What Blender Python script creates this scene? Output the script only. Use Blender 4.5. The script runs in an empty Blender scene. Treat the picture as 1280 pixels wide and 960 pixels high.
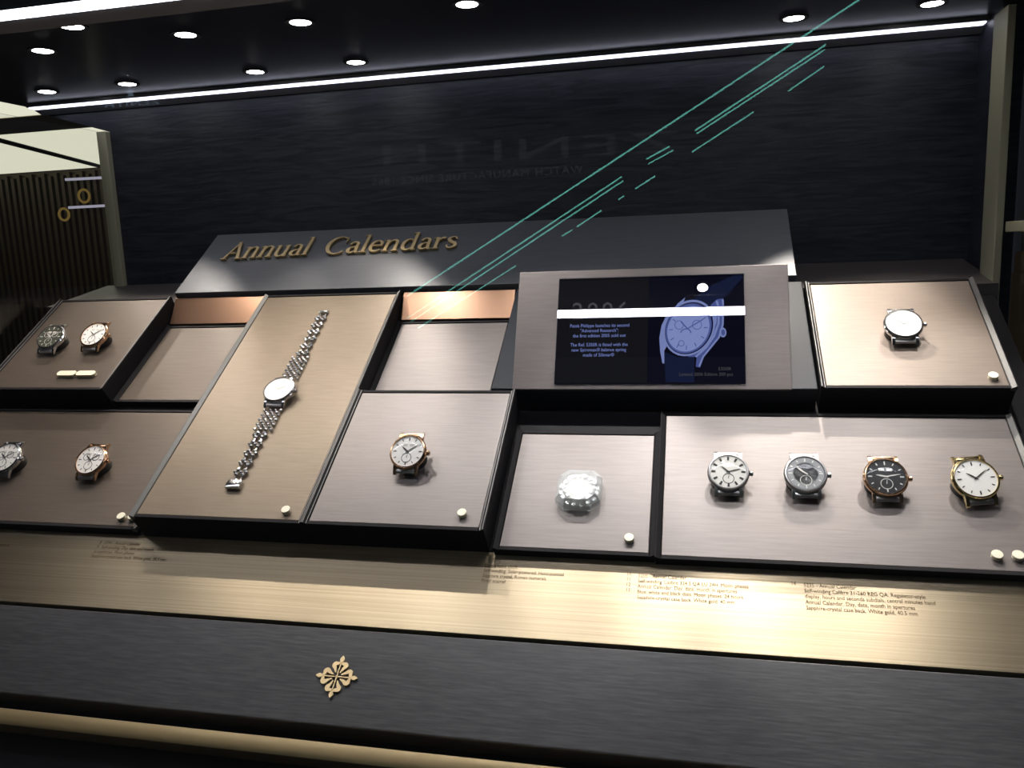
import bpy, bmesh, math, random
from mathutils import Matrix, Vector
random.seed(7)
sc = bpy.context.scene
COL = sc.collection
PI = math.pi
R_ = math.radians

# ---------------------------------------------------------------- frames
AL = R_(33.78)                       # slope of the display desk
CA, SA = math.cos(AL), math.sin(AL)
SL = Matrix.Rotation(AL, 4, 'X')     # slope frame (u, v, w) -> world


def W(u, v, w):
    return Vector((u, v * CA - w * SA, v * SA + w * CA))


# ---------------------------------------------------------------- materials
def new_mat(name):
    m = bpy.data.materials.new(name)
    m.use_nodes = True
    nt = m.node_tree
    b = nt.nodes['Principled BSDF']
    return m, nt, b


def simple(name, col, rough=.5, metal=0., spec=.5, coat=0.):
    m, nt, b = new_mat(name)
    b.inputs['Base Color'].default_value = (*col, 1)
    b.inputs['Roughness'].default_value = rough
    b.inputs['Metallic'].default_value = metal
    b.inputs['Specular IOR Level'].default_value = spec
    b.inputs['Coat Weight'].default_value = coat
    return m


def emit(name, col, s):
    m = bpy.data.materials.new(name)
    m.use_nodes = True
    nt = m.node_tree
    nt.nodes.clear()
    e = nt.nodes.new('ShaderNodeEmission')
    e.inputs[0].default_value = (*col, 1)
    e.inputs[1].default_value = s
    o = nt.nodes.new('ShaderNodeOutputMaterial')
    nt.links.new(e.outputs[0], o.inputs[0])
    return m


def glassy(name, tint=(1, 1, 1), ior=1.5, rough=0.):
    """clear pane: passes light straight on, reflects by Fresnel"""
    m = bpy.data.materials.new(name)
    m.use_nodes = True
    nt = m.node_tree
    nt.nodes.clear()
    N = nt.nodes.new
    t = N('ShaderNodeBsdfTransparent'); t.inputs[0].default_value = (*tint, 1)
    g = N('ShaderNodeBsdfGlossy'); g.inputs['Roughness'].default_value = rough
    f = N('ShaderNodeFresnel')
    ge = N('ShaderNodeNewGeometry'); m1 = N('ShaderNodeMath'); m1.operation = 'MULTIPLY_ADD'
    m1.inputs[1].default_value = -2; m1.inputs[2].default_value = 1
    m2 = N('ShaderNodeMath'); m2.operation = 'POWER'; m2.inputs[0].default_value = ior
    nt.links.new(ge.outputs['Backfacing'], m1.inputs[0]); nt.links.new(m1.outputs[0], m2.inputs[1]); nt.links.new(m2.outputs[0], f.inputs[0])
    mx = N('ShaderNodeMixShader'); o = N('ShaderNodeOutputMaterial')
    nt.links.new(f.outputs[0], mx.inputs[0])
    nt.links.new(t.outputs[0], mx.inputs[1]); nt.links.new(g.outputs[0], mx.inputs[2])
    nt.links.new(mx.outputs[0], o.inputs[0])
    return m


def grained(name, c1, c2, scale=(4, 90, 90), rough=.5, metal=0., bump=.1, detail=6, spec=.5, aniso=0., lo=.35, hi=.65, dist=0., nscale=1.0):
    """streaky surface with the grain along X"""
    m, nt, b = new_mat(name)
    N, L = nt.nodes.new, nt.links.new
    tc = N('ShaderNodeTexCoord'); mp = N('ShaderNodeMapping')
    mp.inputs['Scale'].default_value = scale
    nz = N('ShaderNodeTexNoise'); nz.inputs['Scale'].default_value = nscale
    nz.inputs['Detail'].default_value = detail
    nz.inputs['Distortion'].default_value = dist
    cr = N('ShaderNodeValToRGB')
    cr.color_ramp.elements[0].position = lo; cr.color_ramp.elements[0].color = (*c1, 1)
    cr.color_ramp.elements[1].position = hi; cr.color_ramp.elements[1].color = (*c2, 1)
    L(tc.outputs['Object'], mp.inputs[0]); L(mp.outputs[0], nz.inputs['Vector'])
    L(nz.outputs[0], cr.inputs[0]); L(cr.outputs[0], b.inputs['Base Color'])
    bp = N('ShaderNodeBump'); bp.inputs['Strength'].default_value = bump
    bp.inputs['Distance'].default_value = .001
    L(nz.outputs[0], bp.inputs['Height']); L(bp.outputs[0], b.inputs['Normal'])
    b.inputs['Roughness'].default_value = rough
    b.inputs['Metallic'].default_value = metal
    b.inputs['Specular IOR Level'].default_value = spec
    if aniso:
        b.inputs['Anisotropic'].default_value = aniso
        cx = N('ShaderNodeCombineXYZ'); cx.inputs[1].default_value = CA; cx.inputs[2].default_value = SA
        L(cx.outputs[0], b.inputs['Tangent'])
    return m


M = {}
M['fabric'] = grained('taupe_fabric', (.143, .124, .118), (.165, .143, .136), (25, 420, 420), .46, .30, .10, 4)
M['fabric_warm_lit'] = grained('warm_lit_taupe', (.165, .126, .086), (.188, .145, .101), (25, 420, 420), .46, .30, .10, 4)  # the same taupe with warm lamp light put into its tint
M['fabric_bright_lit'] = grained('bright_lit_taupe', (.180, .144, .118), (.205, .165, .136), (25, 420, 420), .46, .30, .10, 4)  # taupe lightened and warmed for the strong light on it
M['fabric_dim_lit'] = grained('dim_lit_taupe', (.092, .071, .056), (.107, .083, .066), (25, 420, 420), .46, .30, .10, 4)  # taupe darkened and warmed for the dimmer light at left
M['black'] = simple('black_lacquer', (.008, .0075, .009), .6, 0, .12)
M['lip'] = simple('lit_trim', (.085, .084, .08), .5, .2)  # dark frame metal lightened for the light its side lips catch
M['edge'] = simple('edge_glint', (.15, .147, .143), .45, .4)
M['lipdark'] = simple('dark_trim', (.014, .013, .014), .7, 0., .12)
M['wood'] = grained('black_stained_oak', (.022, .023, .026), (.044, .045, .049), (38, 420, 420), .42, 0, .16, 6, .5)
M['wallwood'] = grained('dark_veneer', (.006, .007, .013), (.026, .028, .040), (9, 9, 85), .45, 0, .6, 7, .4, dist=1.5)
M['brass'] = grained('brushed_brass', (.46, .375, .255), (.57, .475, .33), (2.5, 520, 520), .46, 1., .04, 5, aniso=.75)
M['brass_dark'] = simple('satin_brass_trim', (.74, .58, .33), .45, 1.)
M['gold'] = simple('gold_letter', (.78, .58, .28), .30, 1.)
M['ceiling'] = simple('black_gloss_ceiling', (.012, .012, .016), .28, 0, .35)
M['header'] = grained('graphite_board', (.085, .088, .096), (.096, .100, .110), (30, 300, 300), .42, .3, .05, 4)
M['blueboard'] = simple('slate_board', (.010, .013, .019), .6, 0, .25)
M['led'] = emit('led_diffuser', (.90, .90, 1.0), 15)
M['led_rear'] = emit('led_diffuser_rear', (.80, .82, 1.0), 3.2)
M['bulb'] = emit('spot_lens', (1, .97, .95), 30)
M['metalgrey'] = simple('grey_aluminium', (.22, .22, .23), .4, .7)
M['reflector'] = simple('grey_reflector', (.16, .16, .18), .6)
M['post'] = simple('beige_post', (.30, .29, .20), .55)
M['deck'] = grained('deck_fabric', (.060, .052, .050), (.072, .063, .060), (25, 420, 420), .5, .2, .1, 4)
M['screen_glass'] = glassy('screen_cover', (.97, .97, 1), 2.0)
M['glass'] = glassy('window_glass', (.985, .99, .985), 1.5)
M['crystal'] = glassy('watch_crystal', (1, 1, 1), 1.35)
M['steel'] = simple('polished_steel', (.62, .61, .60), .16, 1.)
M['steelb'] = simple('brushed_steel', (.42, .41, .41), .3, 1.)
M['rose'] = simple('rose_gold', (.72, .46, .29), .18, 1.)
M['ygold'] = simple('yellow_gold', (.70, .55, .28), .18, 1.)
M['cream'] = simple('cream_enamel', (.80, .76, .60), .35)
M['dwhite'] = simple('dial_white', (.92, .90, .87), .4)
M['dsilver'] = simple('dial_silver', (.62, .61, .57), .4)
M['dblack'] = simple('dial_black', (.015, .015, .016), .3)
M['dblue'] = simple('dial_slate', (.085, .095, .12), .3)
M['dgrey'] = simple('dial_grey', (.30, .31, .32), .35)
M['dgreen'] = simple('dial_olive', (.07, .075, .055), .3)
M['ink'] = simple('dark_ink', (.015, .013, .012), .6)
M['inkw'] = simple('pale_ink', (.75, .74, .7), .4)
M['inkred'] = simple('brown_caption_ink', (.11, .075, .042), .8, 0, .1)
M['peg'] = simple('holder_black', (.012, .011, .010), .5)
M['cglass'] = glassy('lit_crystal', (.93, .95, .95), 1.9)
_m = M['cglass']; _nt = _m.node_tree
_o = [n for n in _nt.nodes if n.type == 'OUTPUT_MATERIAL'][0]; _sh = _o.inputs[0].links[0].from_socket
_d = _nt.nodes.new('ShaderNodeBsdfDiffuse'); _d.inputs[0].default_value = (.93, .95, .95, 1)  # white mixed in to stand for light scattered inside the crystal
_x = _nt.nodes.new('ShaderNodeMixShader'); _x.inputs[0].default_value = .26
_nt.links.new(_sh, _x.inputs[1]); _nt.links.new(_d.outputs[0], _x.inputs[2]); _nt.links.new(_x.outputs[0], _o.inputs[0])
M['screen'] = emit('screen_black', (.03, .032, .09), .10)
M['screen_grey'] = emit('screen_panel', (.05, .05, .06), .16)
M['s_text'] = emit('screen_text', (.30, .38, .85), .75)
M['s_dim'] = emit('screen_dim_text', (.35, .35, .38), .20)
M['s_lite'] = emit('screen_watch_light', (.33, .40, .80), .62)
M['s_mid'] = emit('screen_watch_mid', (.14, .19, .55), .50)
M['s_dark'] = emit('screen_watch_dark', (.02, .03, .12), .30)
M['s_strap'] = emit('screen_strap', (.03, .05, .16), .22)

# ---------------------------------------------------------------- mesh builder


class MB:
    def __init__(s, mat=None):
        s.bm = bmesh.new()
        s.M = mat or Matrix.Identity(4)

    def _v(s, p):
        return s.bm.verts.new(s.M @ Vector(p))

    def box(s, x0, x1, y0, y1, z0, z1, bev=0.):
        if bev > 0:
            return s.bbox(x0, x1, y0, y1, z0, z1, bev)
        v = [s._v(p) for p in ((x0, y0, z0), (x1, y0, z0), (x1, y1, z0), (x0, y1, z0),
                               (x0, y0, z1), (x1, y0, z1), (x1, y1, z1), (x0, y1, z1))]
        for f in ((3, 2, 1, 0), (4, 5, 6, 7), (0, 1, 5, 4), (1, 2, 6, 5), (2, 3, 7, 6), (3, 0, 4, 7)):
            s.bm.faces.new([v[i] for i in f])
        return s

    def bbox(s, x0, x1, y0, y1, z0, z1, b):
        t = bmesh.new()
        bmesh.ops.create_cube(t, size=1)
        for v in t.verts:
            v.co = Vector(((x0 + x1) / 2 + v.co.x * (x1 - x0), (y0 + y1) / 2 + v.co.y * (y1 - y0), (z0 + z1) / 2 + v.co.z * (z1 - z0)))
        bmesh.ops.bevel(t, geom=t.edges[:], offset=b, segments=2, profile=.5, affect='EDGES')
        s.merge(t)
        return s

    def merge(s, t):
        mp = {v: s._v(v.co) for v in t.verts}
        for f in t.faces:
            try:
                s.bm.faces.new([mp[v] for v in f.verts])
            except ValueError:
                pass
        t.free()

    def lathe(s, prof, n=40, c=(0, 0, 0), axis='Z', sx=1., sy=1.):
        rings = []
        for r, z in prof:
            ring = []
            for i in range(n):
                a = 2 * PI * i / n
                p = (r * math.cos(a) * sx, r * math.sin(a) * sy, z)
                if axis == 'X':
                    p = (z, r * math.cos(a), r * math.sin(a))
                elif axis == 'Y':
                    p = (r * math.cos(a), z, r * math.sin(a))
                ring.append(s._v((p[0] + c[0], p[1] + c[1], p[2] + c[2])))
            rings.append(ring)
        for k in range(len(rings) - 1):
            for i in range(n):
                j = (i + 1) % n
                s.bm.faces.new((rings[k][i], rings[k][j], rings[k + 1][j], rings[k + 1][i]))
        if prof[0][0] > 1e-7:
            s.bm.faces.new(rings[0][::-1])
        if prof[-1][0] > 1e-7:
            s.bm.faces.new(rings[-1])
        return s

    def prism(s, poly, z0, z1):
        a = [s._v((x, y, z0)) for x, y in poly]
        b = [s._v((x, y, z1)) for x, y in poly]
        n = len(poly)
        s.bm.faces.new(a[::-1]); s.bm.faces.new(b)
        for i in range(n):
            s.bm.faces.new((a[i], a[(i + 1) % n], b[(i + 1) % n], b[i]))
        return s

    def prism_x(s, poly, x0, x1):
        """poly in (y, z) swept along x"""
        a = [s._v((x0, y, z)) for y, z in poly]
        b = [s._v((x1, y, z)) for y, z in poly]
        n = len(poly)
        s.bm.faces.new(a[::-1]); s.bm.faces.new(b)
        for i in range(n):
            s.bm.faces.new((a[i], a[(i + 1) % n], b[(i + 1) % n], b[i]))
        return s

    def prism_y(s, poly, y0, y1):
        a = [s._v((x, y0, z)) for x, z in poly]
        b = [s._v((x, y1, z)) for x, z in poly]
        n = len(poly)
        s.bm.faces.new(a[::-1]); s.bm.faces.new(b)
        for i in range(n):
            s.bm.faces.new((a[i], a[(i + 1) % n], b[(i + 1) % n], b[i]))
        return s

    def ribbon(s, pts, z0, z1):
        """pts: (x, y, width) -> a flat stroke with thickness"""
        n = len(pts)
        Ls, Rs = [], []
        for i in range(n):
            p = Vector(pts[i][:2])
            a = Vector(pts[max(0, i - 1)][:2]); b = Vector(pts[min(n - 1, i + 1)][:2])
            d = b - a
            d = d.normalized() if d.length > 1e-9 else Vector((1, 0))
            q = Vector((-d.y, d.x)) * pts[i][2] / 2
            Ls.append(p + q); Rs.append(p - q)
        A = [[s._v((q.x, q.y, z)) for q in Ls] for z in (z0, z1)]
        B = [[s._v((q.x, q.y, z)) for q in Rs] for z in (z0, z1)]
        for i in range(n - 1):
            s.bm.faces.new((A[1][i], B[1][i], B[1][i + 1], A[1][i + 1]))
            s.bm.faces.new((A[0][i], A[0][i + 1], B[0][i + 1], B[0][i]))
            s.bm.faces.new((A[0][i], A[1][i], A[1][i + 1], A[0][i + 1]))
            s.bm.faces.new((B[0][i], B[0][i + 1], B[1][i + 1], B[1][i]))
        for i in (0, n - 1):
            s.bm.faces.new((A[0][i], B[0][i], B[1][i], A[1][i]))
        return s

    def sphere(s, c, r, sc_=(1, 1, 1), n=10):
        t = bmesh.new()
        bmesh.ops.create_uvsphere(t, u_segments=n, v_segments=max(6, n // 2 + 1), radius=r)
        for v in t.verts:
            v.co = Vector((v.co.x * sc_[0] + c[0], v.co.y * sc_[1] + c[1], v.co.z * sc_[2] + c[2]))
        s.merge(t)
        return s

    def torus(s, R, r, z=0, n=48, m=10, c=(0, 0), a0=0, a1=2 * PI):
        full = abs(a1 - a0 - 2 * PI) < 1e-6
        rings = []
        cnt = n if full else n + 1
        for i in range(cnt):
            a = a0 + (a1 - a0) * i / n
            rings.append([s._v((c[0] + (R + r * math.cos(t)) * math.cos(a), c[1] + (R + r * math.cos(t)) * math.sin(a), z + r * math.sin(t)))
                          for t in [2 * PI * k / m for k in range(m)]])
        for i in range(n):
            p, q = rings[i], rings[(i + 1) % cnt]
            for k in range(m):
                s.bm.faces.new((p[k], q[k], q[(k + 1) % m], p[(k + 1) % m]))
        return s

    def build(s, name, mat, parent=None, smooth=False, label=None):
        bmesh.ops.recalc_face_normals(s.bm, faces=s.bm.faces[:])
        me = bpy.data.meshes.new(name)
        s.bm.to_mesh(me); s.bm.free()
        me.materials.append(M[mat] if isinstance(mat, str) else mat)
        if smooth:
            for p in me.polygons:
                p.use_smooth = True
            try:
                me.set_sharp_from_angle(angle=R_(38))
            except Exception:
                pass
        o = bpy.data.objects.new(name, me)
        COL.objects.link(o)
        if parent:
            o.parent = parent
        if label:
            o['label'] = label
        return o


def tag(o, label=None, cat=None, group=None, kind=None):
    if label: o['label'] = label
    if cat: o['category'] = cat
    if group: o['group'] = group
    if kind: o['kind'] = kind
    return o


def thing(name, label, cat, loc=(0, 0, 0), rot=(0, 0, 0), group=None):
    o = bpy.data.objects.new(name, None)
    o.empty_display_size = .02
    COL.objects.link(o)
    o.location = loc
    o.rotation_euler = rot
    return tag(o, label, cat, group)


def on_slope(name, label, cat, u, v, w=0., group=None):
    return thing(name, label, cat, W(u, v, w), (AL, 0, 0), group)


def struct(name, mb, mat, smooth=False):
    return tag(mb.build(name, mat, None, smooth), kind='structure')


def catmull(pts, k=6):
    out = []
    n = len(pts)
    for i in range(n - 1):
        p0, p1, p2, p3 = pts[max(0, i - 1)], pts[i], pts[i + 1], pts[min(n - 1, i + 2)]
        for j in range(k):
            t = j / k
            out.append(tuple(.5 * (2 * b + (c - a) * t + (2 * a - 5 * b + 4 * c - d) * t * t + (3 * b - a - 3 * c + d) * t ** 3)
                             for a, b, c, d in zip(p0, p1, p2, p3)))
    out.append(tuple(pts[-1]))
    return out


def text_mesh(body, size, extrude=0., align='LEFT', spacing=1., xscale=1.):
    cu = bpy.data.curves.new('t', 'FONT')
    cu.body = body; cu.size = size; cu.extrude = extrude; cu.align_x = align
    cu.space_character = spacing; cu.resolution_u = 2
    ob = bpy.data.objects.new('t', cu)
    COL.objects.link(ob)
    bpy.context.view_layer.update()
    dg = bpy.context.evaluated_depsgraph_get()
    me = bpy.data.meshes.new_from_object(ob.evaluated_get(dg))
    bpy.data.objects.remove(ob); bpy.data.curves.remove(cu)
    if xscale != 1.:
        for v in me.vertices:
            v.co.x *= xscale
    return me


def text_obj(name, body, size, mat, parent, mtx, extrude=0., align='LEFT', spacing=1., xscale=1.):
    me = text_mesh(body, size, extrude, align, spacing, xscale)
    me.transform(mtx)
    me.materials.clear(); me.materials.append(M[mat])
    o = bpy.data.objects.new(name, me)
    COL.objects.link(o)
    if parent: o.parent = parent
    return o


# ================================================================ SETTING
CEIL = .648
XL, XR, YB = -.886, .612, .55

# back wall (left edge follows the side post, then runs out to the ceiling corner)
struct('wall_back', MB().prism_y([(XL, -.2), (XR, -.2), (XR, CEIL), (-1.04, CEIL), (-1.04, .640), (XL, .594)], YB, YB + .03), 'wallwood')
struct('ceiling', MB().box(-1.045, XR + .03, -.26, YB + .03, CEIL, CEIL + .02), 'ceiling')
struct('wall_right', MB().box(XR, XR + .03, .455, YB, -.25, CEIL), 'wallwood')
# sloping base the boxes stand on, with the deck behind it
MBf = MB(SL); MBf.box(-.93, .60, .010, .468, -.03, 0.)
struct('floor', MBf, 'black')
d0 = W(0, .467, -.0)
struct('trim_1', MB().prism_x([(d0.y, .2746), (YB, .3045), (YB, .22), (d0.y, .22)], -.93, .605), 'deck')
# posts and side rails of the show window
struct('trim_2', MB().box(-.9065, XL, YB - .012, YB + .03, .20, .594, .001), 'post')
struct('trim_3', MB().box(.600, .610, .398, .452, .05, .636, .001), 'post')
struct('trim_4', MB().box(.612, .620, -.235, .398, .343, .357, .001), 'post')
# glass
struct('window_1', MB().box(-1.045, .65, -.246, -.240, -.30, CEIL), 'glass')
struct('window_2', MB().box(-.902, -.898, -.238, YB - .014, -.0, .594), 'glass')
struct('window_3', MB().box(.622, .625, -.238, .396, -.25, CEIL), 'glass')

# ---- mall beyond the side glass
LCW = emit('luminous_ceiling', (.80, .78, .62), .92)
# ================================================================ LED strips and spots


def led(label, x0, x1, y, z, wid, trim, drop, mat='led'):
    t = thing('led_strip', label, 'light strip', ((x0 + x1) / 2, y, z), group='white light strips under the ceiling')
    h = (x1 - x0) / 2
    MB().box(-h, h, -wid / 2, wid / 2, -.002, .0, .0004).build('diffuser', mat, t)
    MB().box(-h - .004, h + .004, -wid / 2 - .002, wid / 2 + .002, .0002, CEIL - z).build('channel', 'metalgrey', t)
    MB().prism_x([(wid / 2 + .0005, -.0022), (wid / 2 + trim, -.0022 - drop), (wid / 2 + trim, CEIL - z), (wid / 2 + .0025, CEIL - z)], -h - .004, h + .004).build('reflector', 'reflector', t)
    return t


led('long white light strip along the top of the dark back wall', -1.022, .608, .5165, CEIL - .006, .017, .020, .007, 'led_rear')
led('white light strip at the front of the ceiling, cut by the photo top left corner', -1.03, .60, -.094, .603, .021, .031, .003)

SPOTS = [(-.905, .425, 'far left of the rear row, nearest the side glass'), (-.743, .425, 'second from left of the rear row'),
         (-.502, .425, 'third from left of the rear row'), (-.325, .425, 'fourth from left of the rear row'), (.335, .412, 'right of the rear row, above the pale box with one watch'),
         (-.700, .192, 'far left of the front row'), (-.470, .190, 'second from left of the front row'), (-.301, .190, 'third from left of the front row'),
         (-.075, .190, 'fourth from left of the front row, cut by the top edge'), (.510, .405, 'far right of the rear row near the right post'), (-.576, .105, 'small one beside the front light strip')]
HID = [(.135, .190), (.285, .190), (.213, -.0375), (.500, .190)]


def spot(x, y, label, power=2.2, col=(1, .93, .86), aim=None, size=62, r=.0155, z=None):
    t = thing('ceiling_spotlight', label, 'spotlight', (x, y, z or CEIL), group='round spotlights set in the black ceiling')
    MB().lathe([(r, -.001), (r + .004, -.0015), (r + .0045, 0), (r, .0)][::1], 28).build('ring', 'lipdark', t, True)
    if z:
        MB().lathe([(r + .001, .0001), (r + .001, CEIL - z)], 24).build('can', 'lipdark', t, True)
    MB().lathe([(0, -.0022), (r * .6, -.002), (r, -.0006)], 28).build('lens', 'bulb', t, True)
    l = bpy.data.lights.new('spot_beam', 'SPOT')
    l.energy = power; l.color = col; l.spot_size = R_(size); l.spot_blend = .6; l.shadow_soft_size = .006
    lo = bpy.data.objects.new('spot_beam', l)
    COL.objects.link(lo); lo.parent = t; lo.location = (0, 0, -.004)
    if aim is not None:
        d = Vector(aim) - Vector((x, y, z or CEIL))
        lo.rotation_euler = d.to_track_quat('-Z', 'Y').to_euler()
    return t


AIM = {0: W(-.83, .34, .04), 1: W(-.70, .33, .04), 2: W(-.55, .28, 0), 3: W(-.35, .33, .04), 4: W(.395, .33, .04),
       5: W(-.62, .10, 0), 6: W(-.36, .15, .04), 7: W(-.20, .10, .04), 8: W(.06, .09, 0), 9: W(.48, .34, .04), 10: W(-.72, .12, 0)}
PW = {0: 3, 1: 6.0, 2: 1.2, 3: 5.8, 4: 19, 5: 5.0, 6: 4.3, 7: 6, 8: 6.5, 9: 2.5, 10: 3.0}
SZ = {5: 92, 6: 84, 7: 90, 8: 90, 4: 46}
for i, (x, y, lb) in enumerate(SPOTS):
    spot(x, y, 'bright round ceiling spotlight, ' + lb, PW[i], (1, .90, .80) if i in (0, 1, 2, 3, 4, 5, 6, 9, 10) else (1, .96, .93), AIM[i], SZ.get(i, 62))
spot(HID[0][0], HID[0][1], 'ceiling spotlight of the front row just out of view above the screen', 11, (1, .96, .94), W(.072, .09, 0), 36)
spot(HID[1][0], HID[1][1], 'ceiling spotlight of the front row just out of view above the four watches', 6.5, (1, .96, .94), W(.36, .08, 0), 72)
spot(HID[3][0], HID[3][1], 'ceiling spotlight just out of view above the white watch at the end of the row', 6.5, (1, .96, .93), W(.49, .06, 0), 58)
spot(HID[2][0], HID[2][1], 'ceiling spotlight mirrored in the top of the dark screen', 5, (1, .97, .94), W(.47, .10, 0), 62, .0105, .603)

# ================================================================ DESK FRONT
# brass ledge with printed captions
bl = on_slope('brass_ledge', 'wide brushed brass ledge with printed captions below the watch boxes', 'ledge', 0, 0, 0)
MB().box(-.98, .72, -.0945, .0095, -.012, 0., .0006).build('plate', 'brass', bl)
CAP = [
    (-.730, -.004, ['R', 'Self-winding, date in aperture', 'moon phases and small', 'seconds. Rose gold'], 'inkred', .0068, None),
    (-.537, .0005, ['8   5396 - Annual Calendar', '9   Self-winding. Day, date and month', 'in apertures. Moon phases', 'Sapphire-crystal case back. White gold, 38.5 mm'], 'inkred', .0068, None),
    (-.030, -.0045, ['Dome table clock', 'Self-winding. Solar-powered. Hand-painted', 'Sapphire crystal, Roman numerals', 'Fired enamel'], 'inkred', .0066, None),
    (.1415, -.0075, ['5205 - Annual Calendar', 'Self-winding Calibre 324 S QA LU 24H. Moon phases', 'Annual Calendar. Day, date, month in apertures', 'Blue, white and black dials. Moon phases, 24 hours', 'Sapphire-crystal case back. White gold, 40 mm'], 'inkred', .0066, ['10', '11', '12', '13']),
    (.3105, -.0085, ['5235 - Annual Calendar', 'Self-winding Calibre 31-260 REG QA. Regulator-style', 'display, hours and seconds subdials, central minutes hand', 'Annual Calendar. Day, date, month in apertures', 'Sapphire-crystal case back. White gold, 40.5 mm'], 'inkred', .0066, ['14'])]
for (u, v, lines, mt, sz, nums) in CAP:
    text_obj('caption', '\n'.join(lines), sz, mt, bl, Matrix.Translation((u, v - sz * 1.0, .0003)), xscale=.80)
    if nums:
        text_obj('caption_number', '\n'.join(nums), sz, mt, bl, Matrix.Translation((u - .0125, v - sz * .8, .0003)), xscale=.80)

# black oak fascia with brass cross emblem
fa = on_slope('wooden_fascia', 'black stained oak fascia with a small brass cross emblem', 'fascia', 0, 0, 0)
MB().box(-.98, .74, -.2035, -.0985, -.03, -.001, .0012).build('board', 'wood', fa)
em = MB()
ER = .0225


def petal_arm(mb, ang):
    c, s_ = math.cos(ang), math.sin(ang)

    def T(p): return (p[0] * c - p[1] * s_, p[0] * s_ + p[1] * c)

    def st(pts):
        q = [(*T(p), p[2]) for p in catmull([(a, b, w) for a, b, w in pts], 5)]
        mb.ribbon(q, 0., .0022)
    k = ER
    st([(0, 0, .045 * k), (.35 * k, 0, .05 * k), (.66 * k, 0, .06 * k)])           # stem
    st([(.62 * k, 0, .10 * k), (.74 * k, 0, .13 * k), (.84 * k, 0, .21 * k), (.92 * k, 0, .17 * k), (1.03 * k, 0, .02 * k)])   # bud
    for s in (1, -1):                                                            # two curled side leaves
        st([(.70 * k, .0, .10 * k), (.64 * k, s * .12 * k, .15 * k), (.62 * k, s * .25 * k, .20 * k), (.52 * k, s * .29 * k, .20 * k), (.40 * k, s * .20 * k, .14 * k), (.19 * k, s * .105 * k, .05 * k)])


for k in range(4):
    petal_arm(em, k * PI / 2)
em.lathe([(.05 * ER, 0), (.05 * ER, .0022), (0, .0023)], 12)
eo = em.build('emblem', 'brass_dark', fa, label='small brass cross with lily shaped arms')
eo.location = (-.161, -.1535, -.001)

bt = on_slope('brass_trim', 'narrow brass rail along the bottom edge below the black fascia', 'trim', 0, 0, 0)
MB().prism_x([(-.2165, -.010), (-.2185, -.006), (-.2290, -.006), (-.2335, -.009), (-.2340, -.016), (-.2340, -.030), (-.2165, -.030)], -.98, .74).build('rail', 'brass_dark', bt, True)
tag(MB(SL).box(-.98, .74, -.40, .008, -.10, -.032).build('desk_body', 'black'), 'black body of the sloping display desk under the brass and oak', 'desk')

# ================================================================ DISPLAY BOXES
SIDE, ENDW, RAISE = .0065, .0045, .0035


def display_box(label, u0, u1, v0, v1, h, fab, name='display_box', group=None, left='lip', right='lip', cat='display box'):
    """u/v extents are those of the padded fabric; frame stands outside it"""
    t = on_slope(name, label, cat, u0, v0, 0, group)
    w, d = u1 - u0, v1 - v0
    MB().box(-SIDE + .0005, w + SIDE - .0005, -ENDW + .0005, d + ENDW - .0005, 0.0002, h - .004, .0005).build('tray', 'black', t)
    MB().bbox(.0004, w - .0004, .0004, d - .0004, h - .0042, h, .0008).build('fabric_panel', fab, t)
    for s, mt in ((0, left), (1, right)):
        x0, x1 = (-SIDE, -.0003) if s == 0 else (w + .0003, w + SIDE)
        mb = MB()
        inn = .0022
        if s == 0:
            poly = [(x0, h - .0042), (x1, h - .0042), (x1, h - .0005), (x1 - .0006, h + .0004), (x0 + .0012, h + RAISE), (x0, h + RAISE - .0006)]
        else:
            poly = [(x0, h - .0042), (x1, h - .0042), (x1, h + RAISE - .0006), (x1 - .0012, h + RAISE), (x0 + .0006, h + .0004), (x0, h - .0005)]
        mb.prism_y(poly, -ENDW, d + ENDW)
        mb.build('side_trim', mt, t)
        if mt == 'lipdark' and h > .02:      # two fine pale strips painting the glints along the lip tops
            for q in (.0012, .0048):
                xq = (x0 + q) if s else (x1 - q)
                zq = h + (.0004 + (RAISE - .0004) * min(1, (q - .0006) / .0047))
                MB().bbox(xq - .0005, xq + .0005, -ENDW + .0004, d + ENDW - .0004, zq - .001, zq + .0006, .0002).build('trim_glint', 'edge', t)
    for y0, y1 in ((-ENDW, -.0004), (d + .0004, d + ENDW)):
        MB().bbox(0, w, y0, y1, h - .0042, h + .0008, .0004).build('end_trim', 'lipdark', t)
    return t


H = .0405
HL = .0112
display_box('dim brown display box with two watches and cream pills, far left upper row', -.864, -.6585, .238, .4515, H, 'fabric_dim_lit', group='raised watch boxes', left='lipdark', right='lipdark')
display_box('tall golden display box holding the watch on a steel bracelet', -.4725, -.2525, .0125, .4495, H, 'fabric_warm_lit', group='raised watch boxes', right='lipdark')
display_box('square taupe display box right of the tall golden box with one white watch', -.2405, -.0335, .0125, .2285, H, 'fabric', group='raised watch boxes', left='lipdark', right='lipdark')
display_box('pale beige display box with one large watch at the far right of the upper row', .3555, .5555, .2425, .4455, H, 'fabric_bright_lit', group='raised watch boxes', left='lipdark')
display_box('low brown panel with two rose gold watches at the lower left', -.885, -.492, .014, .2165, HL, 'fabric_dim_lit', 'display_tray', 'low watch panels', cat='display panel')
display_box('small low taupe panel carrying the faceted crystal clock', -.0150, .1525, .0095, .184, HL, 'fabric', 'display_tray', 'low watch panels', 'lipdark', 'lipdark', cat='display panel')
display_box('wide low taupe panel with four watches in a row at the lower right', .1655, .552, .0075, .219, HL, 'fabric', 'display_tray', 'low watch panels', 'lipdark', 'lip', cat='display panel')
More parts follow.
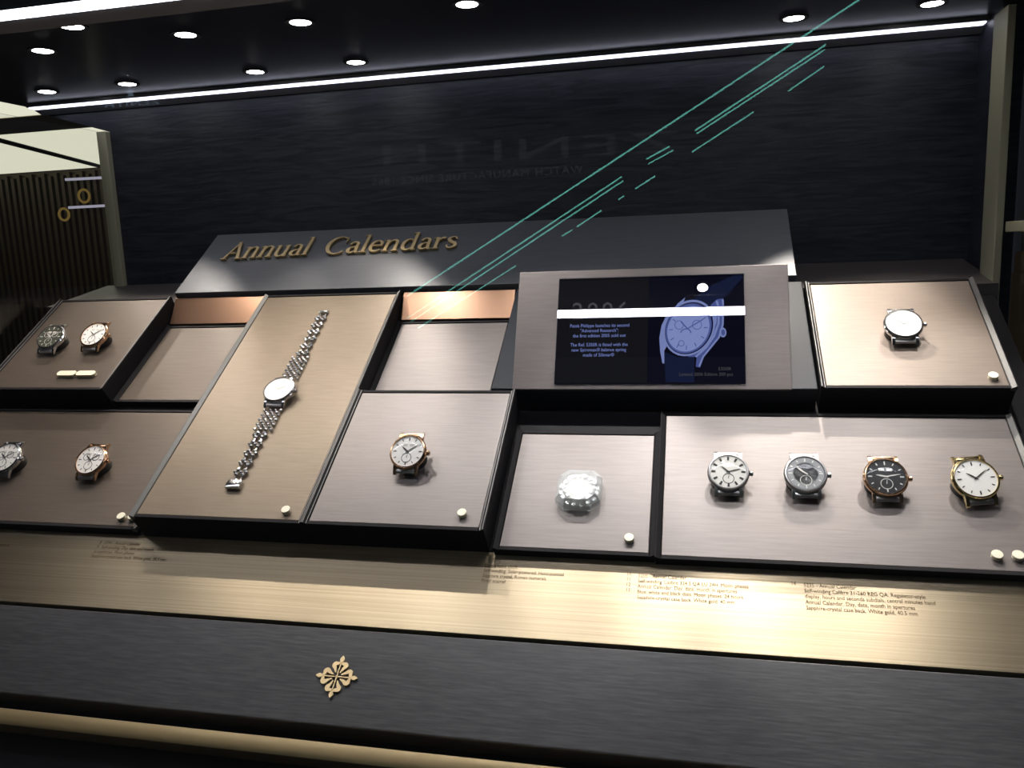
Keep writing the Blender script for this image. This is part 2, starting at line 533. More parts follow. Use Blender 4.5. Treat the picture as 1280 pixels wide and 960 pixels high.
display_box('empty recessed brown panel between the far left box and the tall golden box', -.6465, -.4860, .242, .411, HL, 'fabric_dim_lit', 'display_tray', 'empty recessed panels', 'lipdark', 'lipdark', cat='display panel')
display_box('empty recessed taupe panel above the square box, left of the screen', -.2410, -.0720, .242, .411, HL, 'fabric', 'display_tray', 'empty recessed panels', 'lipdark', 'lipdark', cat='display panel')

# header board with raised brass lettering and a sloping riser under its front edge
HEADER_RISERS = ((-.650, -.482), (-.2445, -.066))
hb = on_slope('header_board', 'dark graphite header board with raised gold lettering above the boxes', 'sign board', 0, .466, 0)
MB().bbox(-.652, .340, 0, .175, .030, .042, .0008).build('board', 'header', hb)
MB().box(-.640, .330, .02, .165, -.0, .0298).build('support', 'black', hb)
M['riser'] = simple('copper_brown_riser', (.36, .215, .145), .30, 1.)
for ra, rb in HEADER_RISERS:
    MB().prism_x([(-.0475, .0003), (-.0440, .0003), (-.004, .0290), (-.004, .034), (-.0055, .034), (-.0475, .0140)], ra, rb).build('riser', 'riser', hb)


def glyph(ch):
    """strokes of a roman serif letter, cap height 1: list of (x, y, width) runs, advance"""
    T, t, sf = .118, .055, .042
    X = .66

    def foot(x, y=0.02, w=.26): return [(x - w / 2, y, sf), (x + w / 2, y, sf)]

    def flag(x, y): return [(x - .13, y - .045, .03), (x + .02, y - .005, .06)]
    if ch == 'A':
        return [[(.06, 0, t), (.40, 1.0, t)], [(.37, 1.0, T), (.70, 0, T)], [(.16, .34, t * .9), (.60, .34, t * .9)], foot(.07), foot(.70, w=.28)], .86
    if ch == 'n':
        return [[(.13, 0, T), (.13, X, T)], flag(.10, X - .01), catmull([(.16, .46, .05), (.27, .61, .07), (.40, .64, .09), (.49, .55, T), (.50, .40, T), (.50, 0, T)]), foot(.13), foot(.50)], .68
    if ch == 'u':
        return [catmull([(.12, X, T), (.12, .28, T), (.15, .10, .12), (.26, .02, .08), (.38, .05, .06), (.47, .18, .05)]), [(.50, X, T), (.50, 0.0, T)], flag(.10, X - .01), flag(.48, X - .01), [(.50, .02, sf), (.64, .03, .03)]], .68
    if ch == 'a':
        return [catmull([(.10, .50, .09), (.16, .61, .07), (.28, .64, .07), (.38, .58, .11), (.40, .44, T), (.40, .14, T), (.44, .03, .08), (.54, .05, .03)]),
                catmull([(.40, .38, .05), (.22, .34, .07), (.11, .24, .12), (.10, .12, .13), (.18, .02, .08), (.30, .04, .06), (.40, .16, .05)])], .58
    if ch == 'l':
        return [[(.13, 0, T), (.13, 1.06, T)], flag(.10, 1.05), foot(.13)], .30
    if ch == 'C':
        pts = []
        for i in range(19):
            a = R_(48 + (312 - 48) * i / 18)
            wd = .05 + .105 * max(0, -math.cos(a))
            pts.append((.46 + .41 * math.cos(a), .5 + .51 * math.sin(a), wd))
        return [pts, [(.735, .66, .03), (.735, .95, .05)], [(.74, .06, .02), (.735, .17, .04)]], .86
    if ch == 'e':
        return [[(.09, .37, .055), (.50, .37, .055)], catmull([(.49, .36, .05), (.47, .52, .11), (.38, .63, .07), (.28, .65, .05), (.15, .57, .10), (.09, .36, T), (.12, .15, .13), (.24, .03, .08), (.38, .03, .06), (.50, .13, .04)])], .58
    if ch == 'd':
        return [catmull([(.46, .54, .04), (.34, .64, .06), (.22, .62, .09), (.11, .48, .13), (.09, .30, T), (.13, .12, .13), (.24, .02, .07), (.36, .04, .06), (.47, .16, .05)]),
                [(.50, 0, T), (.50, 1.06, T)], flag(.47, 1.05), [(.50, .02, sf), (.64, .03, .03)]], .68
    if ch == 'r':
        return [[(.13, 0, T), (.13, X, T)], flag(.10, X - .01), foot(.13), catmull([(.16, .44, .05), (.25, .58, .07), (.34, .63, .10), (.42, .58, .10)])], .46
    if ch == 's':
        return [catmull([(.40, .50, .05), (.36, .61, .06), (.25, .645, .06), (.13, .58, .10), (.12, .47, .12), (.24, .36, .14), (.37, .26, .13), (.40, .13, .11), (.30, .03, .07), (.19, .015, .06), (.10, .08, .06), (.08, .18, .04)])], .50
    return [], .5


def word(txt, u0, u1, v0, v1, cap):
    adv = sum(glyph(c)[1] for c in txt)
    sx = (u1 - u0) / adv
    x = 0.
    for c in txt:
        st, a = glyph(c)
        mb = MB()
        for s in st:
            mb.ribbon([(px * sx, py * cap, wd * (sx + cap) / 2) for px, py, wd in s], .0012, .0046)
        # short pins carrying the letter off the board
        px, py, _ = st[0][len(st[0]) // 2]
        mb.lathe([(.0016, 0), (.0016, .0025)], 8, (px * sx, py * cap, 0))
        o = mb.build('letter', 'gold', hb)
        f = x / adv
        o.location = (u0 + x * sx, v0 + (v1 - v0) * f - .466, .042)
        x += a


word('Annual', -.6035, -.4420, .5555, .5595, .051)
word('Calendars', -.4140, -.1790, .5595, .5640, .049)

# ================================================================ SCREEN
ss = on_slope('screen_stand', 'taupe stand leaning back with a dark video screen on a low slate box', 'screen stand', 0, .237, 0)
MB().bbox(-.062, .346, .002, .2195, .0002, .0385, .001).build('box', 'blueboard', ss)
SCL, SCA = .1669, math.atan2(.0835, .1445)
SM = Matrix.Translation((0, 0, .039)) @ Matrix.Rotation(SCA, 4, 'X')
MB(SM).bbox(-.033, .316, 0, SCL, -.010, 0, .0008).build('fascia_panel', 'fabric', ss)
MB(SM).prism_x([(.012, -.0102), (.160, -.0102), (.150, -.03), (.060, -.04), (.02, -.012)], -.025, .308).build('back_housing', 'black', ss)
x0, x1, y0, y1 = .0228, .2618, .0075, .1545
scr = MB(SM).box(x0, x1, y0, y1, .0002, .0014).build('screen', 'screen', ss)
Z0 = SM @ Matrix.Translation((0, 0, .0015))
MB(Z0).box(x0 + .001, .1415, y0 + .001, y1 - .001, 0, .0001).build('picture_ground', 'screen_grey', scr)
cx = .079
for i, (s, yy) in enumerate((('Patek Philippe launches its second', .0865), ('"Advanced Research":', .0795), ('the first edition 2005 sold out', .0725),
                             ('The Ref. 5350R is fitted with the', .0600), ('new Spiromax® balance spring', .0530), ('made of Silinvar®', .0460))):
    text_obj('text_line', s, .0066, 's_text', scr, Z0 @ Matrix.Translation((cx, yy - .002, .0003)), align='CENTER', xscale=.86)
text_obj('text_line', '2006', .034, 's_dim', scr, Z0 @ Matrix.Translation((cx, .096, .0003)), align='CENTER', spacing=1.15)
text_obj('text_line', '5350R', .0062, 's_dim', scr, Z0 @ Matrix.Translation((.245, .0245, .0003)), align='RIGHT')
text_obj('text_line', 'Limited 2006 Edition 300 pcs', .0062, 's_dim', scr, Z0 @ Matrix.Translation((.247, .0175, .0003)), align='RIGHT', xscale=.9)
# picture of a watch, drawn flat on the screen (units of 1/6.4 pixel of a close view, mapped to metres)
PK = .000168


def pc(x, y): return (.1299 + x * .000159 + (y - 38) * .0000028, .1545 - (y - 38) * .0001715 - (x - 60) * .0000007)


def ppoly(pts, z, mat, nm):
    mb = MB(Z0)
    mb.prism([pc(*p) for p in pts], z, z + .00005)
    return mb.build(nm, mat, scr)


def pell(cx_, cy_, a, b, ang, z, mat, nm, n=44):
    c, q = math.cos(R_(ang)), math.sin(R_(ang))
    return ppoly([(cx_ + a * math.cos(t) * c - b * math.sin(t) * q, cy_ + a * math.cos(t) * q + b * math.sin(t) * c) for t in [2 * PI * k / n for k in range(n)]], z, mat, nm)


def pline(mb, pts, wd, z):
    mb.ribbon([(*pc(x, y), wd * PK) for x, y in pts], z, z + .00005)


ppoly([(420, 240), (560, 130), (755, 46), (818, 46), (818, 70), (700, 200), (650, 250), (560, 290)], .0002, 's_strap', 'picture_strap')
ppoly([(195, 650), (300, 690), (430, 690), (425, 885), (205, 885)], .0002, 's_strap', 'picture_strap')
ppoly([(366, 218), (350, 262), (300, 320), (255, 330), (305, 268)], .0003, 's_lite', 'picture_lug')
ppoly([(215, 360), (176, 440), (157, 540), (163, 640), (180, 738), (196, 740), (196, 640), (220, 600), (240, 420)], .0003, 's_lite', 'picture_lug')
ppoly([(560, 290), (612, 240), (662, 232), (668, 300), (660, 440), (630, 540), (565, 620), (505, 690), (472, 772), (440, 766), (448, 690), (380, 690), (480, 600), (560, 520)], .0003, 's_mid', 'picture_case')
cl = MB(Z0)
pline(cl, [(660, 240), (662, 300), (655, 440), (622, 540), (555, 620), (497, 690), (466, 765)], 13, .0004)
pline(cl, [(612, 250), (628, 310), (622, 430), (585, 530), (520, 620), (440, 690)], 16, .0004)
pline(cl, [(606, 300), (600, 420), (560, 520), (480, 610), (400, 660), (300, 672)], 14, .0004)
cl.build('picture_highlight', 's_lite', scr)
pell(392, 462, 233, 193, -58, .0005, 's_lite', 'picture_bezel')
pell(392, 464, 216, 178, -58, .0006, 's_dark', 'picture_bezel')
pell(388, 466, 206, 170, -58, .0007, 's_mid', 'picture_bezel')
pell(386, 470, 188, 156, -58, .0008, 's_lite', 'picture_dial')
pm = MB(Z0)
for k in range(12):
    t = 2 * PI * k / 12
    c, q = math.cos(R_(-58)), math.sin(R_(-58))
    P_ = [(386 + f * (188 * math.cos(t) * c - 156 * math.sin(t) * q), 470 + f * (188 * math.cos(t) * q + 156 * math.sin(t) * c)) for f in (.74, .92)]
    pline(pm, P_, 7, .0009)
pline(pm, [(380, 470), (430, 440), (500, 400)], 9, .0009)
pline(pm, [(380, 470), (330, 415)], 10, .0009)
pline(pm, catmull([(325, 500), (345, 478), (372, 472), (395, 480), (408, 505)], 5), 9, .0009)
for (cx_, cy_, rr) in ((315, 440, 34), (455, 440, 36), (330, 585, 22)):
    pline(pm, [(cx_ + rr * math.cos(2 * PI * k / 20), cy_ + rr * math.sin(2 * PI * k / 20)) for k in range(21)], 5, .0009)
pm.build('picture_hand', 's_mid', scr)
pell(654, 502, 38, 27, 90, .0005, 's_lite', 'picture_crown')
pell(656, 502, 24, 15, 90, .0006, 's_mid', 'picture_crown')
MB(SM).box(x0 - .0006, x1 + .0006, y0 - .0006, y1 + .0006, .0022, .0028).build('cover_glass', 'screen_glass', ss)

# ================================================================ WATCHES


def watch(label, u, v, base, case='steel', dial='dwhite', mark='ink', R=.0195, tilt=14, style='plain', lift=.0125, yaw=0., name='wrist_watch', peg=True, hands=(-52, 55)):
    t = on_slope(name, label, 'watch', u, v, base, 'strapless watches on display')
    cm = M[case]
    T = Matrix.Translation((0, 0, lift)) @ Matrix.Rotation(R_(yaw), 4, 'Z') @ Matrix.Rotation(R_(tilt), 4, 'X')
    if peg:
        pb = MB()
        n = 28
        low, top = [], []
        for i in range(n):
            a = 2 * PI * i / n
            r = R * .84
            low.append(pb._v((r * math.cos(a), r * math.sin(a) * .9, .0001)))
            top.append(pb._v(T @ Vector((r * math.cos(a), r * math.sin(a), -.0005))))
        pb.bm.faces.new(low[::-1]); pb.bm.faces.new(top)
        for i in range(n):
            pb.bm.faces.new((low[i], low[(i + 1) % n], top[(i + 1) % n], top[i]))
        pb.build('holder', 'peg', t, True)
    th = .0088
    MB(T).lathe([(R * .80, 0), (R * .93, .0006), (R * .99, .0026), (R, .0045), (R * .985, .0062), (R * .93, .0072), (R * .90, .0072)], 48).build('case', cm, t, True)
    MB(T).lathe([(R * .965, .0068), (R * .975, .0078), (R * .94, .0090), (R * .885, .0092), (R * .865, .0084), (R * .865, .0070)], 48).build('bezel', cm, t, True)
    d = MB(T).lathe([(0, .0079), (R * .868, .0079), (R * .868, .0072)], 48).build('dial', dial, t, False)
    r = R * .865
    for k in range(12):
        a = k * PI / 6
        mb = MB(T)
        if style == 'roman':
            mb.ribbon([(r * .70 * math.sin(a), r * .70 * math.cos(a), r * .10), (r * .93 * math.sin(a), r * .93 * math.cos(a), r * .13)], .0079, .0083)
        elif style == 'baton' or k % 3 == 0:
            mb.ribbon([(r * .70 * math.sin(a), r * .70 * math.cos(a), r * .055), (r * .90 * math.sin(a), r * .90 * math.cos(a), r * .06)], .0079, .0083)
        else:
            mb.ribbon([(r * .76 * math.sin(a), r * .76 * math.cos(a), r * .05), (r * .90 * math.sin(a), r * .90 * math.cos(a), r * .05)], .0079, .0083)
        mb.build('hour_marker', mark, d)
    if style in ('moon', 'sub', 'offset', 'two', 'roman'):
        if style == 'offset':
            cs = [(.34 * r, -.30 * r, .30 * r)]
        elif style == 'two':
            cs = [(-.36 * r, .20 * r, .24 * r), (.36 * r, .20 * r, .24 * r), (0, -.42 * r, .30 * r)]
        else:
            cs = [(0, -.42 * r, .30 * r)]
        for x, y, q in cs:
            MB(T).torus(q, r * .018, .0080, 28, 6, (x, y)).build('subdial_ring', mark, d)
            MB(T).ribbon([(x, y, r * .04), (x + q * .1, y + q * .75, r * .02)], .0081, .0083).build('subdial_hand', mark, d)
    if dial == 'dblue':
        MB(T).lathe([(r * .66, .0079), (r * .66, .00805), (r * .97, .00805), (r * .97, .0079)], 44).build('chapter_ring', 'dgrey', d)
    if style in ('moon', 'two'):
        for s in (-1, 1):
            MB(T).box(s * .2 * r - .14 * r, s * .2 * r + .14 * r, .34 * r, .50 * r, .0079, .0081).build('calendar_window', mark if dial != 'dwhite' else 'dsilver', d)
    for (ang, ln, wd) in ((hands[0], .50, .085), (hands[1], .74, .06)):
        a = R_(ang)
        s_, c_ = math.sin(a), math.cos(a)
        MB(T).ribbon([(-s_ * r * .12, -c_ * r * .12, r * wd * .7), (s_ * r * ln * .5, c_ * r * ln * .5, r * wd), (s_ * r * ln, c_ * r * ln, r * .015)], .0084, .0087).build('hand', mark, d)
    MB(T).lathe([(.0007, .0084), (.0007, .0089), (0, .009)], 10).build('hand_pin', mark, d)
    MB(T).lathe([(0, .0098), (R * .45, .0096), (R * .80, .0091), (R * .862, .0086)], 40).build('crystal', 'crystal', t, True)
    MB(T).lathe([(.0014, R * .97), (.0026, R * 1.01), (.0030, R * 1.05), (.0030, R * 1.14), (.0022, R * 1.17), (0, R * 1.175)], 16, (0, 0, .0042), 'X').build('crown', cm, t, True)
    for sx in (-1, 1):
        for sy in (-1, 1):
            mb = MB(T)
            xw = R * .58
            # curved horn, thick at the case, dropping to the tip
            pts = [(sy * R * .62, .0062), (sy * R * .86, .0060), (sy * R * 1.12, .0038), (sy * R * 1.22, .0010), (sy * R * 1.16, -.0008), (sy * R * 1.05, .0008), (sy * R * .62, .0014)]
            mb.prism_x(pts, sx * xw - .0018, sx * xw + .0018)
            mb.build('lug', cm, t, True)
    for sy in (-1, 1):
        mb = MB(T)
        mb.lathe([(.0013, -R * .57), (.0013, R * .57)], 12, (0, sy * R * 1.10, .0018), 'X')
        mb.bbox(-R * .52, R * .52, min(sy * R * .90, sy * R * 1.10), max(sy * R * .90, sy * R * 1.10), .0006, .0040, .0006)
        mb.build('strap_bar', cm if sy > 0 else 'steelb', t, True)
    return t


HB = H + .0001
LB = HL + .0001
watch('steel watch with dark olive dial in the far left box', -.798, .336, HB, 'steel', 'dgreen', 'inkw', .0232, 15, 'two')
watch('rose gold watch with glowing white dial in the far left box', -.7205, .340, HB, 'rose', 'dwhite', 'ink', .0232, 15, 'moon')
watch('white dial watch at the left photo edge on the low brown panel', -.7400, .1085, LB, 'steel', 'dwhite', 'ink', .0236, 15, 'two')
watch('rose gold white-dial watch on the low brown panel, left of the tall box', -.6005, .108, LB, 'rose', 'dwhite', 'ink', .0232, 15, 'two')
watch('gold cased watch with white dial alone in the square taupe box', -.1375, .1085, HB, 'rose', 'dwhite', 'ink', .0232, 16, 'moon')
watch('large white watch with an offset subdial in the pale beige box', .4540, .336, HB, 'steel', 'dwhite', 'dsilver', .0232, 13, 'offset')
watch('steel watch with silver dial and dark numerals, leftmost of the four in a row', .2380, .113, LB, 'steelb', 'dsilver', 'ink', .0232, 15, 'roman', hands=(-50, 75))
watch('steel watch with slate dial, second from left of four in a row', .3210, .113, LB, 'steelb', 'dblue', 'inkw', .0232, 15, 'sub', hands=(-55, -48))
watch('rose gold watch with black dial, third from left of the four in a row', .4035, .111, LB, 'rose', 'dblack', 'inkw', .0232, 15, 'moon', hands=(-80, 78))
watch('gold watch with bright white dial, rightmost of the four in a row', .4920, .112, LB, 'ygold', 'dwhite', 'ink', .0240, 17, 'plain', yaw=8)

# the watch on its steel bracelet, laid straight up the tall box
bw = watch('steel watch with white dial on a straight steel link bracelet', -.3575, .2225, HB, 'steel', 'dwhite', 'dsilver', .0228, 5, 'plain', .0052, peg=False)
bw['group'] = 'watch on bracelet'


def bracelet(y0, y1, sgn):
    """beads in alternate rows of three and two: tight near the case, then drawn apart in clusters joined by slim links"""
    mb = MB()
    L = abs(y1 - y0)

    def row(d, m, half):
        for k in range(m):
            x = (k - (m - 1) / 2) * half * .80
            mb.sphere((x, y0 + sgn * d, .0026), .0026, (half / .0100 * 1.10, .92, .95), 10)
    d, i = .0025, 0
    while d < L * .34:
        row(d, 4 if i % 2 == 0 else 3, .0098)
        d += .0044; i += 1
    d += .0020
    while d < L - .004:
        half = .0124 - .0014 * d / L
        row(d, 2, half); row(d + .0038, 3, half * .86); row(d + .0076, 2, half)
        for k in (-1, 1):
            mb.box(k * half * .4 - .0008, k * half * .4 + .0008, min(y0 + sgn * (d + .008), y0 + sgn * (d + .0165)), max(y0 + sgn * (d + .008), y0 + sgn * (d + .0165)), .0008, .0022)
        d += .0160
    return mb


bracelet(.2225 + .0290, .4000, 1).build('bracelet', 'steel', bw, True).location = (0, -.2225, .0002)
bracelet(.2225 - .0295, .0730, -1).build('bracelet', 'steel', bw, True).location = (0, -.2225, .0002)
cm_ = MB()
cm_.bbox(-.0100, .0100, .0540 - .2225, .0675 - .2225, .0003, .0062, .0016)
cm_.box(-.0102, .0102, .0600 - .2225, .0606 - .2225, .0055, .0066)
cm_.build('clasp', 'steel', bw, True)
MB().bbox(-.0086, .0086, .4015 - .2225, .4060 - .2225, .0003, .0050, .0012).build('end_link', 'steel', bw, True)

# faceted crystal table clock
ck = on_slope('table_clock', 'clear faceted crystal clock with glowing white dial on the small low panel', 'clock', .0690, .0880, LB)
mb = MB()
oct_ = []


def octa(hw, hh, c):
    return [(-hw + c, -hh), (hw - c, -hh), (hw, -hh + c), (hw, hh - c), (hw - c, hh), (-hw + c, hh), (-hw, hh - c), (-hw, -hh + c)]


lv = [(octa(.0215, .0230, .0090), .0001), (octa(.0262, .0275, .0105), .0045), (octa(.0258, .0272, .0105), .0120), (octa(.0205, .0215, .0085), .0185), (octa(.0165, .0170, .0068), .0196)]
rings = [[mb._v((x, y, z)) for x, y in pl] for pl, z in lv]
for a, b in zip(rings[:-1], rings[1:]):
    for i in range(8):
        j = (i + 1) % 8
        mb.bm.faces.new((a[i], a[j], b[j], b[i]))
mb.bm.faces.new(rings[0][::-1]); mb.bm.faces.new(rings[-1])
mb.build('crystal_block', 'cglass', ck)
fd = MB().lathe([(.0185, .0012), (.0188, .0100), (.0180, .0118), (.0165, .0122), (0, .0122)], 40).build('dial', 'dwhite', ck, True)
for k in range(12):
    a = k * PI / 6
    MB().ribbon([(.0125 * math.sin(a), .0125 * math.cos(a), .0008), (.0155 * math.sin(a), .0155 * math.cos(a), .0008)], .0122, .0125).build('hour_marker', 'dsilver', fd)
for a, ln in ((R_(-50), .008), (R_(60), .012)):
    MB().ribbon([(0, 0, .0012), (ln * math.sin(a), ln * math.cos(a), .0006)], .0126, .0129).build('hand', 'steelb', fd)
mb = MB()
for k in range(16):
    a = 2 * PI * (k + .5) / 16
    b0 = Vector((math.cos(a), math.sin(a)))
    q = Vector((-b0.y, b0.x))
    mb.prism([tuple(b0 * .0192 - q * .0022), tuple(b0 * .0235 - q * .0026), tuple(b0 * .0235 + q * .0026), tuple(b0 * .0192 + q * .0022)], .0025, .0075 + .002 * (k % 2))
for k in range(16):
    a = 2 * PI * k / 16
    b0 = Vector((math.cos(a), math.sin(a))); q = Vector((-b0.y, b0.x))
    mb.prism([tuple(b0 * .0150 - q * .0016), tuple(b0 * .0182 - q * .0024), tuple(b0 * .0182 + q * .0024), tuple(b0 * .0150 + q * .0016)], .0125, .0136 + .0008 * (k % 2))
mb.build('facet_ring', simple('mirror_silver', (.90, .91, .91), .25, .5), ck)

# ---- small numbered studs


def stud(label, u, v, base, sx=.0055, sy=.0055, grp='cream number studs', num=None):
    t = on_slope('number_stud', label, 'marker', u, v, base, grp)
    pr = [(.9, 0), (.9, .003), (1., .0034), (1., .0050), (.93, .0056), (0, .0057)]
    MB().lathe([(r, z) for r, z in pr], 24, sx=sx, sy=sy).build('cap', 'cream', t, True)
    MB().lathe([(1.0, .0030), (1.02, .0034), (1.0, .0038)], 24, sx=sx, sy=sy).build('rim', 'ygold', t, True)
    if num:
        text_obj('numeral', num, .006, 'inkred', t, Matrix.Translation((0, -.0021, .0058)), align='CENTER')
    return t


def pill(label, u, v, base, hw=.0165, hh=.0052):
    t = on_slope('number_pill', label, 'marker', u, v, base, 'cream pills in the far left box')
    pts = []
    for i in range(24):
        a = 2 * PI * i / 24
        pts.append(((hw - hh) * (1 if math.cos(a) >= 0 else -1) + hh * math.cos(a), hh * math.sin(a)))
    MB().prism(pts, .0, .0052).build('cap', 'cream', t)
    MB().prism([(x * 1.01, y * 1.02) for x, y in pts], .0022, .0030).build('rim', 'ygold', t)
    return t


pill('cream pill marker in the far left box, left of the pair', -.7325, .265, HB)
pill('cream pill marker in the far left box, right of the pair', -.6985, .265, HB)
stud('cream round stud on the low brown panel, left of the pair by the tall box', -.5150, .0265, LB)
stud('cream round stud on the low brown panel touching the tall box edge', -.4995, .0270, LB)
stud('cream round stud at the foot of the tall golden box', -.2725, .0245, HB)
stud('cream round stud at the foot of the square taupe box', -.0560, .0295, HB)
stud('cream round stud beside the faceted crystal clock', .1305, .0260, LB)
stud('cream round stud in the corner of the pale beige box', .5400, .2555, HB)
stud('cream round stud on the wide low panel, left of the pair at right edge', .4960, .0240, LB)
stud('cream round stud on the wide low panel, right of the pair at right edge', .5150, .0245, LB)

# ================================================================ OUTSIDE
# camera
f_px = 1014.2
Rm = Matrix(((9.74849799e-01, 1.61543876e-01, -1.53529951e-01), (-2.54032015e-04, -6.88092766e-01, -7.25622685e-01), (-2.22862749e-01, 7.07412130e-01, -6.70746057e-01)))
RT = Rm.transposed()          # camera (x right, y down, z forward) -> (u, v, w)
O = Vector((0, .915 * 220 / f_px, .915))
Cuvw = -(RT @ O)
Cw = W(*Cuvw)
cam = bpy.data.cameras.new('camera')
co = bpy.data.objects.new('camera', cam)
COL.objects.link(co)
S3 = SL.to_3x3()
ax = S3 @ (RT @ Vector((1, 0, 0))); ay = S3 @ (RT @ Vector((0, -1, 0))); az = S3 @ (RT @ Vector((0, 0, -1)))
mt = Matrix(((ax.x, ay.x, az.x, Cw.x), (ax.y, ay.y, az.y, Cw.y), (ax.z, ay.z, az.z, Cw.z), (0, 0, 0, 1)))
co.matrix_world = mt
cam.sensor_width = 36
cam.lens = 36 * f_px / 1280
cam.clip_start = .01; cam.clip_end = 200
sc.camera = co


def at(px, py, axis, val):
    """the point of a plane (x, y or z = val) seen at a pixel of the photograph"""
    d = S3 @ (RT @ Vector(((px - 640) / f_px, (py - 480) / f_px, 1)))
    return Cw + d * ((val - Cw[axis]) / d[axis])



# mall ceiling of luminous panels and the ribbed wall, seen through the left side glass
ZC = 1.30
M['lum'] = LCW
M['beam'] = simple('olive_beam', (.40, .35, .22), .7)
M['rib'] = simple('ribbed_bronze', (.045, .034, .020), .4, .5)
PANG = 'luminous panels of the mall ceiling'


def cpanel(pts, label):
    MBp = MB(); MBp.prism(pts, ZC, ZC + .03)
    return tag(MBp.build('luminous_ceiling_panel', 'lum'), label, 'ceiling panel', PANG)


cpanel([(-7.0, 1.2), (-1.6, 1.2), (-1.6, 3.75), (-7.0, 3.75)], 'glowing cream ceiling panel outside the left glass, in front of the olive beam')
cpanel([(-4.80, 4.26), (-2.2, 4.26), (-2.2, 6.36), (-5.50, 6.36)], 'glowing cream ceiling panel outside, between olive beam and black joint')
cpanel([(-8.0, 4.26), (-4.88, 4.26), (-5.58, 6.36), (-8.0, 6.36)], 'glowing cream ceiling panel outside, the wedge left of the black joint')
struct('trim_5', MB().box(-9, -1.5, 3.74, 4.27, ZC - .004, ZC + .08), 'beam')
struct('trim_6', MB().prism([(-4.90, 4.26), (-4.79, 4.26), (-5.49, 6.37), (-5.60, 6.37)], ZC - .005, ZC + .06), 'black')
mw = MB()
mw.box(-9, -2.2, 6.42, 6.46, -1.3, ZC)
for k in range(90):
    x = -9 + k * .075
    mw.box(x, x + .035, 6.385, 6.42, -1.3, ZC - .02 - .03 * (k % 2), 0)
struct('wall_outside_left', mw, 'rib')
for k, (px, py) in enumerate(((105, 245), (80, 268))):  # golden rings of unknown source, added as glowing stand-ins
    p = at(px, py, 1, 6.3)
    o = MB().torus(.062 - .004 * k, .012, 0, 28, 8).build('glowing_ring', emit('ring_glow', (.55, .36, .10), .22), None, True)
    o.location = p; o.rotation_euler = (PI / 2, 0, 0)
    tag(o, ('small glowing golden ring added outside near the post, the upper of two', 'small glowing golden ring added outside near the post, the lower of two')[k], 'ring light', 'golden rings added by the ribbed wall')
for k, (xa, ya, xb, yb) in enumerate(((82, 224.5, 131, 222), (86, 259.5, 133, 257))):  # white streaks of unknown source, added as glowing bars
    a = at(xa, ya, 1, 6.3); b = at(xb, yb, 1, 6.3)
    o = MB().box(0, (b - a).length, -.01, .01, -.012, .012).build('glowing_bar', emit('strip_glow', (.75, .72, .9), .42))
    o.location = a; o.rotation_euler = (0, -math.asin((b - a).z / (b - a).length), 0)
    tag(o, ('thin glowing white bar added outside by the ribbed wall, the upper one', 'thin glowing white bar added outside by the ribbed wall, the lower one')[k], 'light strip', 'glowing bars added by the ribbed wall')

# dim shop beyond the right side glass
struct('wall_outside_right', MB().box(1.6, 1.64, -.2, 3.2, -1.0, 1.4), simple('dim_wall', (.020, .018, .018), .6))
cab = thing('wooden_cabinet', 'dim brown cabinet outside the right side glass', 'cabinet', (1.35, 1.05, -1.0))
MB().bbox(-.2, .22, -.9, .9, 0, 1.28, .008).build('body', simple('walnut', (.16, .085, .04), .5), cab)
for k in range(3):
    MB().bbox(-.215, -.201, -.88 + k * .59, -.31 + k * .59, .04, 1.22, .004).build('door', simple('walnut_door', (.15, .08, .036), .45), cab)

# the glowing sign front across the aisle: it shows only as a reflection in the window glass
GY = -.243
VY = 3.75
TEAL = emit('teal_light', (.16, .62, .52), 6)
fs = thing('outside_tube_sign', 'slanting teal light tubes mirrored across the window glass', 'light sign', (0, 2 * GY - VY, 0))
TUBES = [((1075, -1), (509, 370), 1.), ((1032, 56), (869, 163), .9), ((1031, 62), (871, 167), .7), ((1030, 83), (985, 114), .6), ((942, 140), (865, 190), .8),
         ((837, 183), (808, 199), .8), ((841, 188), (810, 205), .5), ((819, 220), (794, 236), .8), ((780, 245), (773, 249.5), .7), ((777, 221), (509, 398), .8),
         ((779, 226), (514, 402), .7), ((752, 263), (721, 283.5), .8), ((716, 287), (702.5, 295), .6), ((645, 332), (523, 410), .5)]
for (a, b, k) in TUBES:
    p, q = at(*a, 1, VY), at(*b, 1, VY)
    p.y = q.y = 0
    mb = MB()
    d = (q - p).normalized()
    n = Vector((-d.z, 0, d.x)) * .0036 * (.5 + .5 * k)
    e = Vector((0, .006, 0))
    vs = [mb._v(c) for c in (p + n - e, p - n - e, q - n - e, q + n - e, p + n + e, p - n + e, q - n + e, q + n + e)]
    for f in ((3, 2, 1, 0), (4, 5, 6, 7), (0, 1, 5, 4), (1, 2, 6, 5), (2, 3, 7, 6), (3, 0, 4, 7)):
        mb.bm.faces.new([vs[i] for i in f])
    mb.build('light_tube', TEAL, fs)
VY = 3.9
sg = thing('outside_shop_sign', 'faint mirrored shop lettering reflected on the dark back wall', 'shop sign', (0, 2 * GY - VY, 0))
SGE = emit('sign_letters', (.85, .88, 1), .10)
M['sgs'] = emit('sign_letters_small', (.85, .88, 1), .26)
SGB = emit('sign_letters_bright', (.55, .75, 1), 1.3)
M['sge'], M['sgb'] = SGE, SGB


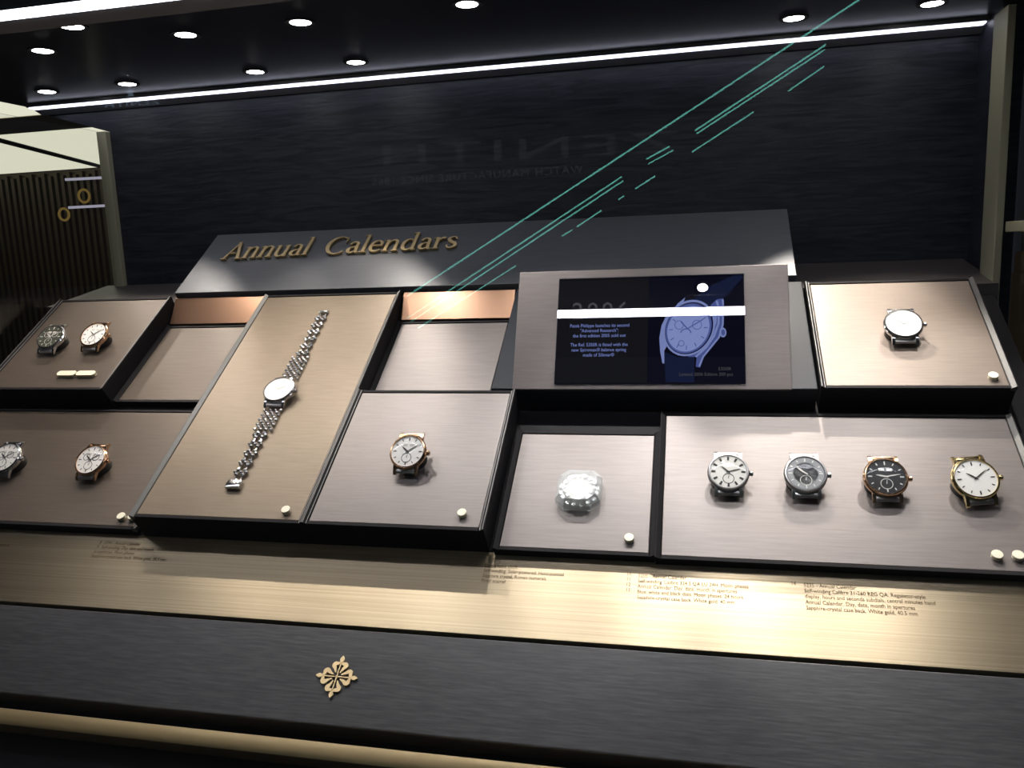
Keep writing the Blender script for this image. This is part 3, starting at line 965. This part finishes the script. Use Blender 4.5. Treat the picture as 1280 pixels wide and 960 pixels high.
def mtext(body, p_left, p_right, h, mat):
    """text that fills the span between two pixels as mirrored by the glass"""
    a, b = at(*p_left, 1, VY), at(*p_right, 1, VY)
    me = text_mesh(body, 1.0, 0., 'LEFT', 1.15)
    xs = [v.co.x for v in me.vertices]
    wd = max(xs) - min(xs)
    L = math.hypot(b.x - a.x, b.z - a.z)
    ang = math.atan2(b.z - a.z, b.x - a.x)
    k = L / wd
    # first letter at the right in the mirror image: local +x runs to world -x
    mtx = Matrix.Translation((b.x, 0, b.z)) @ Matrix.Rotation(-ang, 4, 'Y') @ Matrix.Rotation(PI, 4, 'Z') @ Matrix.Rotation(PI / 2, 4, 'X') @ Matrix.Diagonal((k, h, 1, 1)) @ Matrix.Translation((-min(xs), 0, 0))
    me.transform(mtx)
    me.materials.clear(); me.materials.append(M[mat])
    o = bpy.data.objects.new('lettering', me)
    COL.objects.link(o); o.parent = sg
    return o


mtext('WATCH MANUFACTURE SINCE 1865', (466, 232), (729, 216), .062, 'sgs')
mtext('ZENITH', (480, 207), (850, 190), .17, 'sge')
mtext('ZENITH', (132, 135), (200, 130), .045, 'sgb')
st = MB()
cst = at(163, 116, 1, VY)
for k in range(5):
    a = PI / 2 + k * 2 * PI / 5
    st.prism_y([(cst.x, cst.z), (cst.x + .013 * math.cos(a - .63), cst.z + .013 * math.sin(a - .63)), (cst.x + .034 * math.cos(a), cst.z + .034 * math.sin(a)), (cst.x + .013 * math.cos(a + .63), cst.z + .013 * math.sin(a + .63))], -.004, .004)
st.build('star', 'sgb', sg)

# ---------------------------------------------------------------- light of the mall, view settings
w = bpy.data.worlds.new('world')
sc.world = w
w.use_nodes = True
w.node_tree.nodes['Background'].inputs[0].default_value = (.75, .80, 1, 1)
w.node_tree.nodes['Background'].inputs[1].default_value = .012
sc.view_settings.view_transform = 'Standard'
sc.view_settings.look = 'None'
sc.view_settings.exposure = .22
sc.view_settings.gamma = 1
sc.view_settings.use_curve_mapping = False
sc.cycles.use_denoising = True
sc.cycles.max_bounces = 10
sc.cycles.transparent_max_bounces = 24
sc.cycles.sample_clamp_indirect = 6
